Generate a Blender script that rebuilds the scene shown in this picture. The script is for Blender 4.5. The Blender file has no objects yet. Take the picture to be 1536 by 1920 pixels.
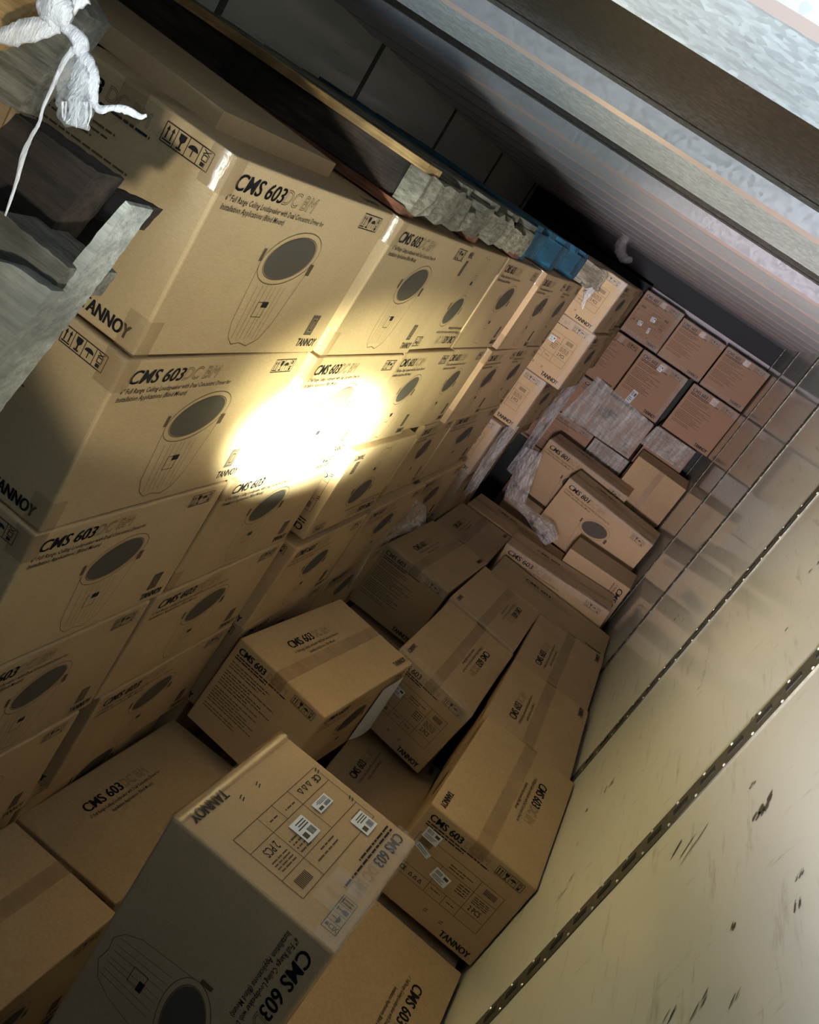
import bpy, math, random
import numpy as np
from mathutils import Vector, Matrix

# ------------------------------------------------------------------ camera, world, lights, exposure
S = 0.68                      # metres per working unit
FLOOR = -3.37                 # working z of the trailer floor (camera is at working origin)
def W(p):                     # working coordinates -> scene metres (floor at z = 0)
    return Vector((p[0]*S, p[1]*S, (p[2]-FLOOR)*S))
SC = bpy.context.scene
COL = SC.collection

R = np.array([[0.78535267, 0.31863516, 0.53074742],
              [0.59815981, -0.16975452, -0.78319107],
              [-0.15945544, 0.93255297, -0.32391191]])   # rows: image right, image down, view direction
cam = bpy.data.cameras.new('camera'); camo = bpy.data.objects.new('camera', cam); COL.objects.link(camo)
cam.sensor_fit = 'VERTICAL'; cam.sensor_height = 24.0; cam.sensor_width = 19.2
cam.lens = 1760.0/1920.0*24.0; cam.clip_start = 0.02
rot = Matrix(((R[0][0], -R[1][0], -R[2][0]), (R[0][1], -R[1][1], -R[2][1]), (R[0][2], -R[1][2], -R[2][2])))
camo.matrix_world = Matrix.Translation(W((0, 0, 0))) @ rot.to_4x4()
SC.camera = camo

SC.view_settings.view_transform = 'Standard'; SC.view_settings.look = 'None'
SC.view_settings.gamma = 1.0; SC.view_settings.use_curve_mapping = False
SC.view_settings.exposure = 0.08

world = bpy.data.worlds.new('world'); SC.world = world; world.use_nodes = True
bg = world.node_tree.nodes['Background']; bg.inputs[0].default_value = (0.60, 0.74, 1.0, 1); bg.inputs[1].default_value = 0.035

def aim(o, d):
    o.rotation_euler = Vector(d).to_track_quat('-Z', 'Y').to_euler()
def spot(name, loc, d, half, power, color, radius=0.02, blend=0.2):
    l = bpy.data.lights.new(name, 'SPOT'); o = bpy.data.objects.new(name, l); COL.objects.link(o)
    o.location = W(loc); aim(o, d); l.spot_size = math.radians(2*half); l.spot_blend = blend
    l.energy = power; l.color = color; l.shadow_soft_size = radius
    return o
def area(name, loc, d, sx, sy, power, color):
    l = bpy.data.lights.new(name, 'AREA'); o = bpy.data.objects.new(name, l); COL.objects.link(o)
    l.shape = 'RECTANGLE'; l.size = sx; l.size_y = sy; o.location = W(loc); aim(o, d)
    l.energy = power; l.color = color
    return o
# hand torch: three nested cones that all graze the same lower cut-off plane
LP = Vector((0.35, -0.3, -0.754)); HOT = Vector((-1.0, 3.20, -1.0)); PN = Vector((0.19, 0.25, 0.95)).normalized()
hd = (HOT-LP); hd = (hd - PN*hd.dot(PN)).normalized()
def torch(half, power, color, blend, radius=0.03, target=HOT):
    a = math.radians(half); h = target-LP; h = (h - PN*h.dot(PN)).normalized()
    d = h*math.cos(a) + PN*math.sin(a)
    return spot('torch', LP, d, half, power, color, radius, blend)
torch(4.6, 13500, (0.92, 1.0, 0.80), 1.0)
torch(7.5, 1500, (0.95, 1.0, 0.66), 1.0)
torch(19.0, 75, (0.97, 1.0, 0.58), 1.0)
torch(34.0, 60, (1.0, 0.96, 0.74), 0.08, 0.04, Vector((-1.0, 2.7, -1.0)))
# daylight from the open rear doors behind the camera, skimming over the load
spot('rear_daylight', (0.25, -1.2, -0.42), (-0.02, 1.0, -0.018), 13.0, 780, (1.0, 0.84, 0.87), 0.10, 0.6)
spot('rear_door_daylight', (0.5, -1.2, -0.9), (-0.14, 0.92, 0.43), 26, 300, (0.66, 0.84, 1.0), 0.12, 0.5)

# ------------------------------------------------------------------ projection helpers (only to read positions off the photo)
def ray(u, v):
    d = np.array([(u-768)/1760.0, (v-960)/1760.0, 1.0]); return R.T @ d
def on(u, v, ax, val):
    d = ray(u, v); return Vector(d*val/d[ax])

# ------------------------------------------------------------------ materials
def newmat(name):
    m = bpy.data.materials.new(name); m.use_nodes = True
    nt = m.node_tree; return m, nt, nt.nodes['Principled BSDF']
def coords(nt, scale=(1, 1, 1), kind='Object'):
    tc = nt.nodes.new('ShaderNodeTexCoord'); mp = nt.nodes.new('ShaderNodeMapping'); mp.inputs['Scale'].default_value = scale
    nt.links.new(tc.outputs[kind], mp.inputs[0]); return mp.outputs[0]
def noise(nt, vec, scale, detail=4, rough=0.55):
    n = nt.nodes.new('ShaderNodeTexNoise'); n.inputs['Scale'].default_value = scale
    n.inputs['Detail'].default_value = detail; n.inputs['Roughness'].default_value = rough
    nt.links.new(vec, n.inputs['Vector']); return n.outputs['Fac']
def ramp(nt, fac, stops):
    r = nt.nodes.new('ShaderNodeValToRGB'); cr = r.color_ramp
    while len(cr.elements) < len(stops): cr.elements.new(0.5)
    for e, (p, c) in zip(cr.elements, stops): e.position = p; e.color = (*c, 1)
    nt.links.new(fac, r.inputs[0]); return r.outputs[0]
def mixc(nt, fac, a, b, mode='MIX'):
    m = nt.nodes.new('ShaderNodeMix'); m.data_type = 'RGBA'; m.blend_type = mode
    for sock, val in ((m.inputs[0], fac), (m.inputs[6], a), (m.inputs[7], b)):
        if hasattr(val, 'links'): nt.links.new(val, sock)
        else: sock.default_value = val if isinstance(val, float) else (*val, 1)
    return m.outputs[2]
def bump(nt, bs, h, strength, dist=0.01):
    b = nt.nodes.new('ShaderNodeBump'); b.inputs['Strength'].default_value = strength; b.inputs['Distance'].default_value = dist
    nt.links.new(h, b.inputs['Height']); nt.links.new(b.outputs[0], bs.inputs['Normal'])

def kraft(name, base, dark):
    m, nt, bs = newmat(name)
    v = coords(nt)
    c = ramp(nt, noise(nt, v, 3.2, 5), [(0.3, dark), (0.7, base)])
    f = noise(nt, coords(nt, (1, 1, 6)), 120, 2)
    c = mixc(nt, 0.10, c, ramp(nt, f, [(0.3, (0.2, 0.12, 0.06)), (0.7, (0.8, 0.6, 0.38))]))
    oi = nt.nodes.new('ShaderNodeObjectInfo')
    hv = nt.nodes.new('ShaderNodeHueSaturation'); mr = nt.nodes.new('ShaderNodeMapRange')
    mr.inputs[3].default_value = 0.90; mr.inputs[4].default_value = 1.08
    nt.links.new(oi.outputs['Random'], mr.inputs[0]); nt.links.new(mr.outputs[0], hv.inputs['Value']); nt.links.new(c, hv.inputs['Color'])
    nt.links.new(hv.outputs[0], bs.inputs['Base Color'])
    bs.inputs['Roughness'].default_value = 0.72; bs.inputs['Specular IOR Level'].default_value = 0.25
    bump(nt, bs, noise(nt, v, 9, 4), 0.35, 0.006)
    return m
def plain(name, col, rough=0.6, metal=0.0, spec=0.3, **kw):
    m, nt, bs = newmat(name); bs.inputs['Base Color'].default_value = (*col, 1)
    bs.inputs['Roughness'].default_value = rough; bs.inputs['Metallic'].default_value = metal; bs.inputs['Specular IOR Level'].default_value = spec
    return m
def wood(name, a, b, axis_scale=(1, 14, 14), rough=0.85, bstr=0.9):
    m, nt, bs = newmat(name); v = coords(nt, axis_scale)
    n = noise(nt, v, 5, 8, 0.75); c = ramp(nt, n, [(0.38, a), (0.62, b)])
    n2 = noise(nt, coords(nt), 6, 4)
    c = mixc(nt, ramp(nt, n2, [(0.42, (0, 0, 0)), (0.62, (0.7, 0.7, 0.7))]), c, tuple(0.35*k for k in a))
    nt.links.new(c, bs.inputs['Base Color']); bs.inputs['Roughness'].default_value = rough
    bump(nt, bs, n, bstr, 0.012); return m
def galvanised(name, col, rough, metal=0.9, flake=1.0):
    m, nt, bs = newmat(name); v = coords(nt)
    vo = nt.nodes.new('ShaderNodeTexVoronoi'); vo.inputs['Scale'].default_value = 95; nt.links.new(v, vo.inputs['Vector'])
    sp = nt.nodes.new('ShaderNodeSeparateColor'); nt.links.new(vo.outputs['Color'], sp.inputs[0])
    lo = tuple(k*(1-0.16*flake) for k in col); hi = tuple(min(1, k*(1+0.16*flake)) for k in col)
    c = ramp(nt, sp.outputs[0], [(0.1, lo), (0.9, hi)])
    c = mixc(nt, ramp(nt, noise(nt, coords(nt, (0.6, 6, 6)), 4, 5), [(0.5, (0, 0, 0)), (0.75, (0.5, 0.5, 0.5))]), c, tuple(0.75*k for k in col))
    nt.links.new(c, bs.inputs['Base Color']); bs.inputs['Metallic'].default_value = metal
    r = nt.nodes.new('ShaderNodeMapRange'); r.inputs[3].default_value = rough-0.08; r.inputs[4].default_value = rough+0.10
    nt.links.new(sp.outputs[1], r.inputs[0]); nt.links.new(r.outputs[0], bs.inputs['Roughness'])
    return m
def film(name, alpha, col=(0.9, 0.9, 0.92), rough=0.12, bscale=18, bstr=0.9, lo=0.0):
    m, nt, bs = newmat(name); v = coords(nt)
    bs.inputs['Base Color'].default_value = (*col, 1); bs.inputs['Roughness'].default_value = rough; bs.inputs['Specular IOR Level'].default_value = 0.9
    n = noise(nt, coords(nt, (2.2, 1.0, .45)), bscale*.8, 7, 0.72)
    bump(nt, bs, n, bstr, 0.02)
    a = nt.nodes.new('ShaderNodeMapRange'); a.inputs[1].default_value = 0.35; a.inputs[2].default_value = 0.7
    a.inputs[3].default_value = lo; a.inputs[4].default_value = alpha; nt.links.new(n, a.inputs[0]); nt.links.new(a.outputs[0], bs.inputs['Alpha'])
    return m
M = {}
M['kraft'] = kraft('kraft_cardboard', (0.47, 0.335, 0.195), (0.39, 0.272, 0.15))
M['kraft_red'] = kraft('red_brown_cardboard', (0.40, 0.245, 0.165), (0.33, 0.20, 0.13))
M['ink'] = plain('black_print', (0.012, 0.012, 0.014), 0.6)
M['line'] = plain('thin_line_print', (0.10, 0.066, 0.036), 0.7)
M['grille'] = plain('grey_print', (0.085, 0.072, 0.056), 0.7)
M['soft'] = plain('faded_print', (0.20, 0.13, 0.07), 0.7)
M['tape'] = film('brown_packing_tape', 0.42, (0.30, 0.19, 0.10), 0.25, 7, 0.25, 0.18)
M['film'] = film('clear_film', 0.30, (0.92, 0.92, 0.95), 0.08, 30, 1.0, 0.02)
M['film_glare'] = film('glaring_film', 0.85, (0.86, 0.90, 0.90), 0.16, 9, 1.0, 0.05)  # white glare on the wrap put into a pale, nearly opaque colour
M['film_heavy'] = film('bunched_clear_film', 0.75, (0.80, 0.82, 0.86), 0.12, 16, 1.0, 0.12)
M['film_white'] = film('knotted_white_film', 0.98, (0.86, 0.85, 0.90), 0.25, 30, 0.6, 0.35)
M['paper'] = plain('white_label', (0.72, 0.76, 0.80), 0.5)
M['paperblue'] = plain('pale_label', (0.55, 0.66, 0.72), 0.4)
M['wood_grey'] = wood('weathered_wood', (0.13, 0.115, 0.09), (0.36, 0.33, 0.27))
M['wood_pale'] = wood('pale_wood', (0.36, 0.36, 0.33), (0.70, 0.68, 0.60))
M['wood_dark'] = wood('dark_brown_wood', (0.022, 0.015, 0.012), (0.085, 0.055, 0.042))  # dark brown timber, also for inner boards and stringers
M['wood_yellow'] = wood('fresh_pine', (0.40, 0.22, 0.08), (0.72, 0.46, 0.20))
M['wood_red'] = wood('red_brown_wood', (0.20, 0.07, 0.035), (0.46, 0.18, 0.10))
M['wood_blue'] = wood('blue_painted_wood', (0.010, 0.055, 0.11), (0.035, 0.22, 0.36), rough=0.55)
M['wood_chip'] = wood('chipped_wood', (0.22, 0.18, 0.12), (0.58, 0.52, 0.42), (6, 6, 20), 0.9, 1.0)
M['galv'] = galvanised('galvanised_steel', (0.72, 0.79, 0.88), 0.45, 0.35)
M['galv_lit'] = galvanised('brightened_far_steel', (0.84, 0.86, 0.95), 0.5, 0.1, 0.3)  # brightness of the lit far bows put into a paler steel
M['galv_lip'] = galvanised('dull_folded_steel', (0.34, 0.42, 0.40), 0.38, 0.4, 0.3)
M['galv_web'] = galvanised('dimmed_web_steel', (0.30, 0.30, 0.335), 0.40, 0.45, 0.3)  # bow webs coloured darker than the undersides, shading put into the steel
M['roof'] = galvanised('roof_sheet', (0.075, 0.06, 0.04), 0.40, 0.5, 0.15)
M['strip'] = galvanised('dark_wall_strip', (0.13, 0.135, 0.11), 0.5, 0.5, 0.4)
M['rivet'] = plain('bright_rivet', (0.95, 0.93, 0.78), 0.25, 0.3, 0.8); M['edge'] = plain('pinkish_fold_line', (0.62, 0.48, 0.44), 0.4, 0.5)  # edge: pinkish line along the fold of each roof bow
M['slot'] = plain('dark_slot', (0.035, 0.035, 0.03), 0.9)
M['black'] = plain('dark_header_and_shade', (0.02, 0.022, 0.026), 0.6)  # bulkhead header, and shade painted over the wall's left end
M['scuff'] = plain('dark_scuff', (0.10, 0.085, 0.06), 0.7)
def wallmat():
    m, nt, bs = newmat('glossy_white_wall_panel'); v = coords(nt)
    c = ramp(nt, noise(nt, v, 0.9, 3), [(0.35, (0.78, 0.83, 0.76)), (0.7, (0.86, 0.91, 0.86))])
    n = noise(nt, coords(nt, (1, 9, 2.2)), 5.5, 8, 0.75)
    c = mixc(nt, ramp(nt, n, [(0.60, (0, 0, 0)), (0.78, (0.5, 0.5, 0.5))]), c, (0.22, 0.19, 0.13))
    n2 = noise(nt, coords(nt, (1, 1.6, 14)), 2.4, 6, 0.7)
    c = mixc(nt, ramp(nt, n2, [(0.58, (0, 0, 0)), (0.74, (0.45, 0.45, 0.45))]), c, (0.28, 0.24, 0.17))
    nt.links.new(c, bs.inputs['Base Color'])
    bs.inputs['Roughness'].default_value = 0.07; bs.inputs['Specular IOR Level'].default_value = 0.40
    bump(nt, bs, noise(nt, v, 2.0, 2), 0.05, 0.01)
    return m
M['wall'] = wallmat()
M['front'] = plain('pale_bulkhead', (0.72, 0.72, 0.80), 0.45); M['gap_shade'] = plain('gap_shade_panel', (0.035, 0.045, 0.042), 0.6)  # the dark one paints shade behind the far cartons
M['floor'] = wood('trailer_floor', (0.07, 0.045, 0.025), (0.16, 0.11, 0.06), (14, 1, 14))

# ------------------------------------------------------------------ object helpers
def link(name, verts, faces, mats, fm=None, parent=None, smooth=False):
    me = bpy.data.meshes.new(name); me.from_pydata([tuple(v) for v in verts], [], faces); me.update()
    for m in (mats if isinstance(mats, (list, tuple)) else [mats]): me.materials.append(M[m] if isinstance(m, str) else m)
    if fm is not None: me.polygons.foreach_set('material_index', fm)
    if smooth: me.polygons.foreach_set('use_smooth', [True]*len(me.polygons))
    o = bpy.data.objects.new(name, me); COL.objects.link(o)
    if parent is not None: o.parent = parent
    return o
def tag(o, label=None, cat=None, group=None, kind=None):
    if label: o['label'] = label
    if cat: o['category'] = cat
    if group: o['group'] = group
    if kind: o['kind'] = kind
    return o
def boxgeo(x0, x1, y0, y1, z0, z1):
    v = [(x, y, z) for x in (x0, x1) for y in (y0, y1) for z in (z0, z1)]
    f = [(0, 1, 3, 2), (4, 6, 7, 5), (0, 4, 5, 1), (2, 3, 7, 6), (0, 2, 6, 4), (1, 5, 7, 3)]
    return v, f
def wbox(name, x0, x1, y0, y1, z0, z1, mat, parent=None):      # box in working coordinates, origin at its centre
    c = ((x0+x1)/2, (y0+y1)/2, (z0+z1)/2)
    v, f = boxgeo(*(a*S for a in (x0-c[0], x1-c[0], y0-c[1], y1-c[1], z0-c[2], z1-c[2])))
    o = link(name, v, f, mat); o.location = W(c)
    if parent is not None:
        o.parent = parent; o.location = W(c) - parent.location
    return o
class Geo:
    def __init__(s): s.v = []; s.f = []; s.m = []
    def add(s, v, f, m=0):
        b = len(s.v); s.v += [tuple(p) for p in v]; s.f += [tuple(i+b for i in q) for q in f]; s.m += [m]*len(f)

# ------------------------------------------------------------------ structure
XR, XL, YF, YB, ZC = 0.705, -2.98, 11.95, -1.5, 0.42
def xw(y): return XR if y < 4.4 else XR-(y-4.4)*0.0215
g = Geo(); SEAMS = [0.87+1.802*i for i in range(-1, 7)]
for ya, yb in ((YB, 4.4), (4.4, YF)):
    g.add([(XR, ya, FLOOR), (XR, yb, FLOOR), (XR, yb, ZC), (XR, ya, ZC), (XR+.06, ya, FLOOR), (XR+.06, yb, FLOOR), (XR+.06, yb, ZC), (XR+.06, ya, ZC)],
      [(0, 3, 2, 1), (4, 5, 6, 7), (3, 7, 6, 2), (0, 1, 5, 4), (0, 4, 7, 3), (1, 2, 6, 5)], 0)
def disc(g, c, r, m, n=8, h=0.004):
    vs = [(c[0]-r*.6, c[1], c[2])]
    for rr, hh in ((.6, .45), (1.0, 0.0)): vs += [(c[0]-r*hh, c[1]+r*rr*math.cos(2*math.pi*i/n), c[2]+r*rr*math.sin(2*math.pi*i/n)) for i in range(n)]
    g.add(vs, [(0, i+1, (i+1) % n+1) for i in range(n)]+[(i+1, i+1+n, (i+1) % n+1+n, (i+1) % n+1) for i in range(n)], m)
for y in SEAMS:
    w = 0.055
    v, f = boxgeo(XR-0.004, XR+0.01, y-w, y+w, FLOOR, ZC-0.02); g.add(v, f, 1)
    z = FLOOR+0.05
    while z < ZC-0.05:
        disc(g, (XR-0.004, y-w*0.78, z), 0.0062, 2); disc(g, (XR-0.004, y+w*0.78, z+0.035), 0.0062, 2)
        v, f = boxgeo(XR-0.0065, XR, y-0.014, y+0.014, z+0.02, z+0.085); g.add(v, f, 3)
        z += 0.125
rnd = random.Random(5)
marks = [(1435, 1508, .055, .018), (1420, 1530, .04, .012), (1300, 1585, .10, .006), (1262, 1600, .05, .009), (1145, 1470, .07, .008), (1100, 1520, .03, .008),
         (1500, 1640, .02, .006), (1530, 1060, .035, .010), (1520, 1070, .02, .008), (1340, 1150, .035, .009), (1355, 1030, .03, .009), (1275, 1160, .05, .012),
         (1285, 1165, .02, .008), (1195, 1225, .02, .005), (1200, 1240, .025, .004), (1310, 1290, .02, .004), (1312, 1300, .02, .004), (1075, 1640, .05, .005),
         (1050, 1680, .05, .006), (1310, 1880, .05, .005), (1378, 1875, .035, .004), (1255, 1905, .04, .005), (1500, 1690, .03, .006), (1160, 1440, .015, .004),
         (1205, 1445, .012, .004), (1105, 1372, .012, .004), (1085, 1580, .02, .004), (1475, 1180, .02, .005), (1050, 1310, .02, .006), (1412, 1470, .02, .007), (1370, 1740, .03, .006), (1415, 1345, .03, .006)]
for (u, v_, L, wd) in marks:
    c = on(u, v_, 0, XR-0.0015); a = rnd.uniform(-0.5, 0.5)+0.9
    for k in range(3):
        cc = c+Vector((0, rnd.uniform(-L, L)*.3, rnd.uniform(-L, L)*.5)); n = 9; pts = []
        for i in range(n):
            t = 2*math.pi*i/n; e = rnd.uniform(.45, 1.1)
            py, pz = wd*.6*math.cos(t)*e, L*.5*math.sin(t)*e
            pts.append((cc[0]-0.0003*k, cc[1]+py*math.cos(a)-pz*math.sin(a)*-1, cc[2]+py*math.sin(a)*-1+pz*math.cos(a)))
        g.add(pts, [tuple(range(n))[::-1]], 4)
def structure(name, g, mats):
    o = link(name, [W(p) for p in g.v], g.f, mats, g.m); tag(o, kind='structure'); return o
g.v = [(p[0]+xw(p[1])-XR, p[1], p[2]) for p in g.v]
structure('wall_right', g, ['wall', 'strip', 'rivet', 'slot', 'scuff'])
g = Geo(); v, f = boxgeo(XL-.06, XL, YB, YF, FLOOR, ZC); g.add(v, f, 0)
for y in SEAMS:
    v, f = boxgeo(XL-.01, XL+.004, y-.03, y+.03, FLOOR, ZC-.02); g.add(v, f, 1)
structure('wall_left', g, ['wall', 'strip'])
g = Geo(); v, f = boxgeo(XL-.06, XR+.06, YF, YF+.06, FLOOR, ZC); g.add(v, f, 0)
v, f = boxgeo(XL, XR, YF-.08, YF, 0.015, ZC-.02); g.add(v, f, 1); v, f = boxgeo(XL, -1.12, YF-.08, YF, -.6, 0.05); g.add(v, f, 1)  # dark header; lower left panel added to stand in for shade
v, f = boxgeo(XL, XR, YF-.03, YF-.001, FLOOR, -.10); g.add(v, f, 2)  # dark panel painting the shaded gaps between far cartons
structure('wall_front', g, ['front', 'black', 'gap_shade'])
g = Geo(); v, f = boxgeo(XL, XR, YB, YF, FLOOR-.08, FLOOR); g.add(v, f, 0); structure('floor', g, ['floor'])
# roof: flat sheet plus hat-section bows running across the trailer
g = Geo(); ZS = ZC; ZB = 0.33
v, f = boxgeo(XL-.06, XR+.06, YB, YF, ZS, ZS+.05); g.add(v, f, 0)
def bow(y0, y1, web=0.16, lip=0.035):
    zb = ZB-max(0, y0-4)*.011; dz = .024*(y1-y0)/.6 if y0 > 2 else .008
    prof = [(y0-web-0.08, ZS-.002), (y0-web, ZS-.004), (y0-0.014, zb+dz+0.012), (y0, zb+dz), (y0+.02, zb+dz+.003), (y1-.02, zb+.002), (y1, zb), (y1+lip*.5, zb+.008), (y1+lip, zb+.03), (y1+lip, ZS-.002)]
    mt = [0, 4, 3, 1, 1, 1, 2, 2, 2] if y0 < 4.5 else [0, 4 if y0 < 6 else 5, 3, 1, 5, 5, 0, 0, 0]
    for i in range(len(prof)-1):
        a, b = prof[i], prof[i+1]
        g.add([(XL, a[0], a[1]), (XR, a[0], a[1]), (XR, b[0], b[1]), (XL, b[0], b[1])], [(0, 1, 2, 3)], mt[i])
bow(-0.85, -0.25); bow(0.40, 0.86, .04)
for y0, y1, wb in ((1.31, 1.66, .04), (3.02, 3.52, .04), (4.85, 5.35, .04), (5.62, 6.05, .2), (6.40, 6.85, .2), (7.20, 7.65, .2), (8.0, 8.4, .2), (8.75, 9.15, .2), (9.5, 9.85, .2), (10.2, 10.5, .2), (10.85, 11.15, .2), (11.45, 11.75, .15)):
    bow(y0, y1, wb)
structure('ceiling', g, ['roof', 'galv', 'galv_lip', 'edge', 'galv_web', 'galv_lit'])

# ------------------------------------------------------------------ carton print, drawn in 2D
TXT = {}
def text2d(s, size, bold=0.0, outline=False, res=3):
    key = (s, bold, outline, res)
    if key not in TXT:
        c = bpy.data.curves.new('t', 'FONT'); c.body = s; c.size = 1.0; c.offset = bold; c.resolution_u = res; c.fill_mode = 'NONE' if outline else 'FRONT'
        if outline: c.bevel_depth = 0.011; c.bevel_resolution = 0; c.offset = 0.0
        o = bpy.data.objects.new('t', c); COL.objects.link(o); dg = bpy.context.evaluated_depsgraph_get()
        me = bpy.data.meshes.new_from_object(o.evaluated_get(dg))
        v = [(p.co.x, p.co.y) for p in me.vertices]; f = [tuple(p.vertices) for p in me.polygons]
        bpy.data.objects.remove(o); bpy.data.curves.remove(c); bpy.data.meshes.remove(me)
        TXT[key] = (v, f)
    v, f = TXT[key]
    return [(x*size, y*size) for x, y in v], f
class Canvas:
    def __init__(s, w, h): s.w = w; s.h = h; s.items = []
    def poly(s, pts, m='ink'): s.items.append((list(pts), [tuple(range(len(pts)))], m))
    def text(s, t, x, y, width, capfrac, m='ink', bold=0.0, outline=False, shear=0.0, res=3):
        # x, y = left baseline (fractions), width as fraction of the face, capfrac = capital height as fraction of face height
        if bold > .0125:      # heavy lettering: the same glyphs struck three times, slightly apart
            for dx in (-.0035, 0, .0035): s.text(t, x+dx*(.96/s.w)*(.5 if s.w > .9 else .6)*capfrac*s.h/.04, y, width, capfrac, m, .004, False, shear, res)
            return
        v, f = text2d(t, 1.0, bold, outline, res)
        x0 = min(p[0] for p in v); x1 = max(p[0] for p in v)
        sx = width*s.w/(x1-x0); sy = capfrac*s.h/0.70
        s.items.append(([(x*s.w+(p[0]-x0)*sx+p[1]*sy*shear, y*s.h+p[1]*sy) for p in v], f, m))
    def seg(s, x0, y0, x1, y1, t, m='line'):      # fractions; t in units
        ax, ay, bx, by = x0*s.w, y0*s.h, x1*s.w, y1*s.h; d = math.hypot(bx-ax, by-ay) or 1; nx, ny = -(by-ay)/d*t/2, (bx-ax)/d*t/2
        s.items.append(([(ax-nx, ay-ny), (bx-nx, by-ny), (bx+nx, by+ny), (ax+nx, ay+ny)], [(0, 1, 2, 3)], m))
    def path(s, pts, t, m='line', closed=False):
        n = len(pts)
        for i in range(n if closed else n-1): s.seg(*pts[i], *pts[(i+1) % n], t, m)
    def rect(s, x0, y0, x1, y1, t, m='line'): s.path([(x0, y0), (x1, y0), (x1, y1), (x0, y1)], t, m, True)
    def fill(s, x0, y0, x1, y1, m='soft'):
        s.items.append(([(x0*s.w, y0*s.h), (x1*s.w, y0*s.h), (x1*s.w, y1*s.h), (x0*s.w, y1*s.h)], [(0, 1, 2, 3)], m))
    def icons(s, x0, y0, x1, y1):
        s.rect(x0, y0, x1, y1, .0022, 'ink'); q = (x1-x0)/4; H = y1-y0
        for i in (1, 2, 3): s.seg(x0+q*i, y0, x0+q*i, y1, .0018, 'ink')
        def P(i, a, b): return (x0+q*i+q*a, y0+H*b)
        for a in (.3, .7):
            s.seg(*P(0, a, .22), *P(0, a, .70), .0035, 'ink')
            s.poly([(p[0]*s.w, p[1]*s.h) for p in (P(0, a-.14, .66), P(0, a+.14, .66), P(0, a, .9))])
        s.seg(*P(0, .12, .14), *P(0, .88, .14), .003, 'ink')
        s.poly([(p[0]*s.w, p[1]*s.h) for p in (P(1, .22, .88), P(1, .24, .60), P(1, .42, .46), P(1, .58, .46), P(1, .76, .60), P(1, .78, .88))])
        s.seg(*P(1, .5, .5), *P(1, .5, .16), .004, 'ink'); s.seg(*P(1, .28, .15), *P(1, .72, .15), .004, 'ink')
        s.poly([(p[0]*s.w, p[1]*s.h) for p in [P(2, .5+.42*math.cos(math.pi*k/8), .50+.24*math.sin(math.pi*k/8)) for k in range(9)]])
        s.seg(*P(2, .5, .5), *P(2, .5, .16), .0025, 'ink')
        s.rect(P(3, .3, 0)[0], P(3, 0, .38)[1], P(3, .7, 0)[0], P(3, 0, .66)[1], .0022, 'ink')
        s.seg(*P(3, .22, .70), *P(3, .78, .92), .002, 'ink'); s.seg(*P(3, .22, .92), *P(3, .78, .70), .002, 'ink')
        s.fill(P(3, .32, 0)[0], P(3, 0, .10)[1], P(3, .68, 0)[0], P(3, 0, .30)[1], 'ink')
    def words(s, x, y, width, hh, seed, m='line'):   # a line of tiny print, too small to read in the photo
        r = random.Random(seed); a = x
        while a < x+width:
            b = min(a+r.uniform(.02, .07), x+width); s.fill(a, y, b, y+hh, m); a = b+.008
    def speaker(s, cx, cy, k=1.0, aspect=0.49/0.96):
        # round grille seen in perspective above a tall back can; fractions of face
        rx, ry = .150*k, .146*k
        def el(fr, fy, rot=-0.25):
            o = []
            for i in range(40):
                t = 2*math.pi*i/40; x, y = math.cos(t)*rx*fr, math.sin(t)*ry*fy
                o.append((cx+x, cy+y+x*0.30))
            return o
        s.items.append(([(p[0]*s.w, p[1]*s.h) for p in el(.83, .83)], [tuple(range(40))], 'grille'))
        s.path(el(1, 1.06), .0020, 'line', True); s.path(el(.86, .86), .002, 'line', True)
        L = [(cx-.148*k, cy-.06*k), (cx-.13*k, cy-.40*k), (cx-.105*k, cy-.49*k), (cx-.07*k, cy-.535*k), (cx-.03*k, cy-.525*k), (cx+.02*k, cy-.545*k), (cx+.07*k, cy-.50*k), (cx+.10*k, cy-.40*k), (cx+.145*k, cy-.02*k)]
        s.path(L, .0018, 'line')
        for a in (-.10, -.07, -.045, -.015, .005, .035, .06): s.seg(cx+a*k, cy-.17*k, cx+(a*.85)*k, cy-.50*k, .0013)
        s.fill(cx-.02*k, cy-.30*k, cx+.015*k, cy-.265*k, 'ink'); s.rect(cx-.045*k, cy-.36*k, cx+.01*k, cy-.27*k, .0018)
        s.fill(cx+.135*k, cy-.08*k, cx+.160*k, cy-.01*k, 'line'); s.fill(cx-.165*k, cy-.04*k, cx-.150*k, cy+.03*k, 'line')
def face_S(w, h, num='603'):
    c = Canvas(w, h)
    c.text('CMS '+num, .045, .865, .235, .078, bold=.013, shear=.20)
    c.text('DC BM', .285, .865, .175, .078, outline=True, shear=.20, m='line')
    c.text('6" Full Range Ceiling Loudspeaker with Dual Concentric Driver for', .035, .810, .53, .030, bold=.008, shear=.12, res=1)
    c.text('Installation Applications (Blind Mount)', .035, .765, .315, .030, bold=.008, shear=.12, res=1)
    c.speaker(.49, .60)
    c.icons(.79, .865, .93, .955)
    c.text('TANNOY', .83, .055, .135, .055, bold=.013)
    c.fill(.845, .135, .900, .275, 'grille'); c.fill(.856, .155, .889, .255, 'soft'); c.rect(.864, .17, .881, .24, .004, 'ink')
    return c
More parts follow.
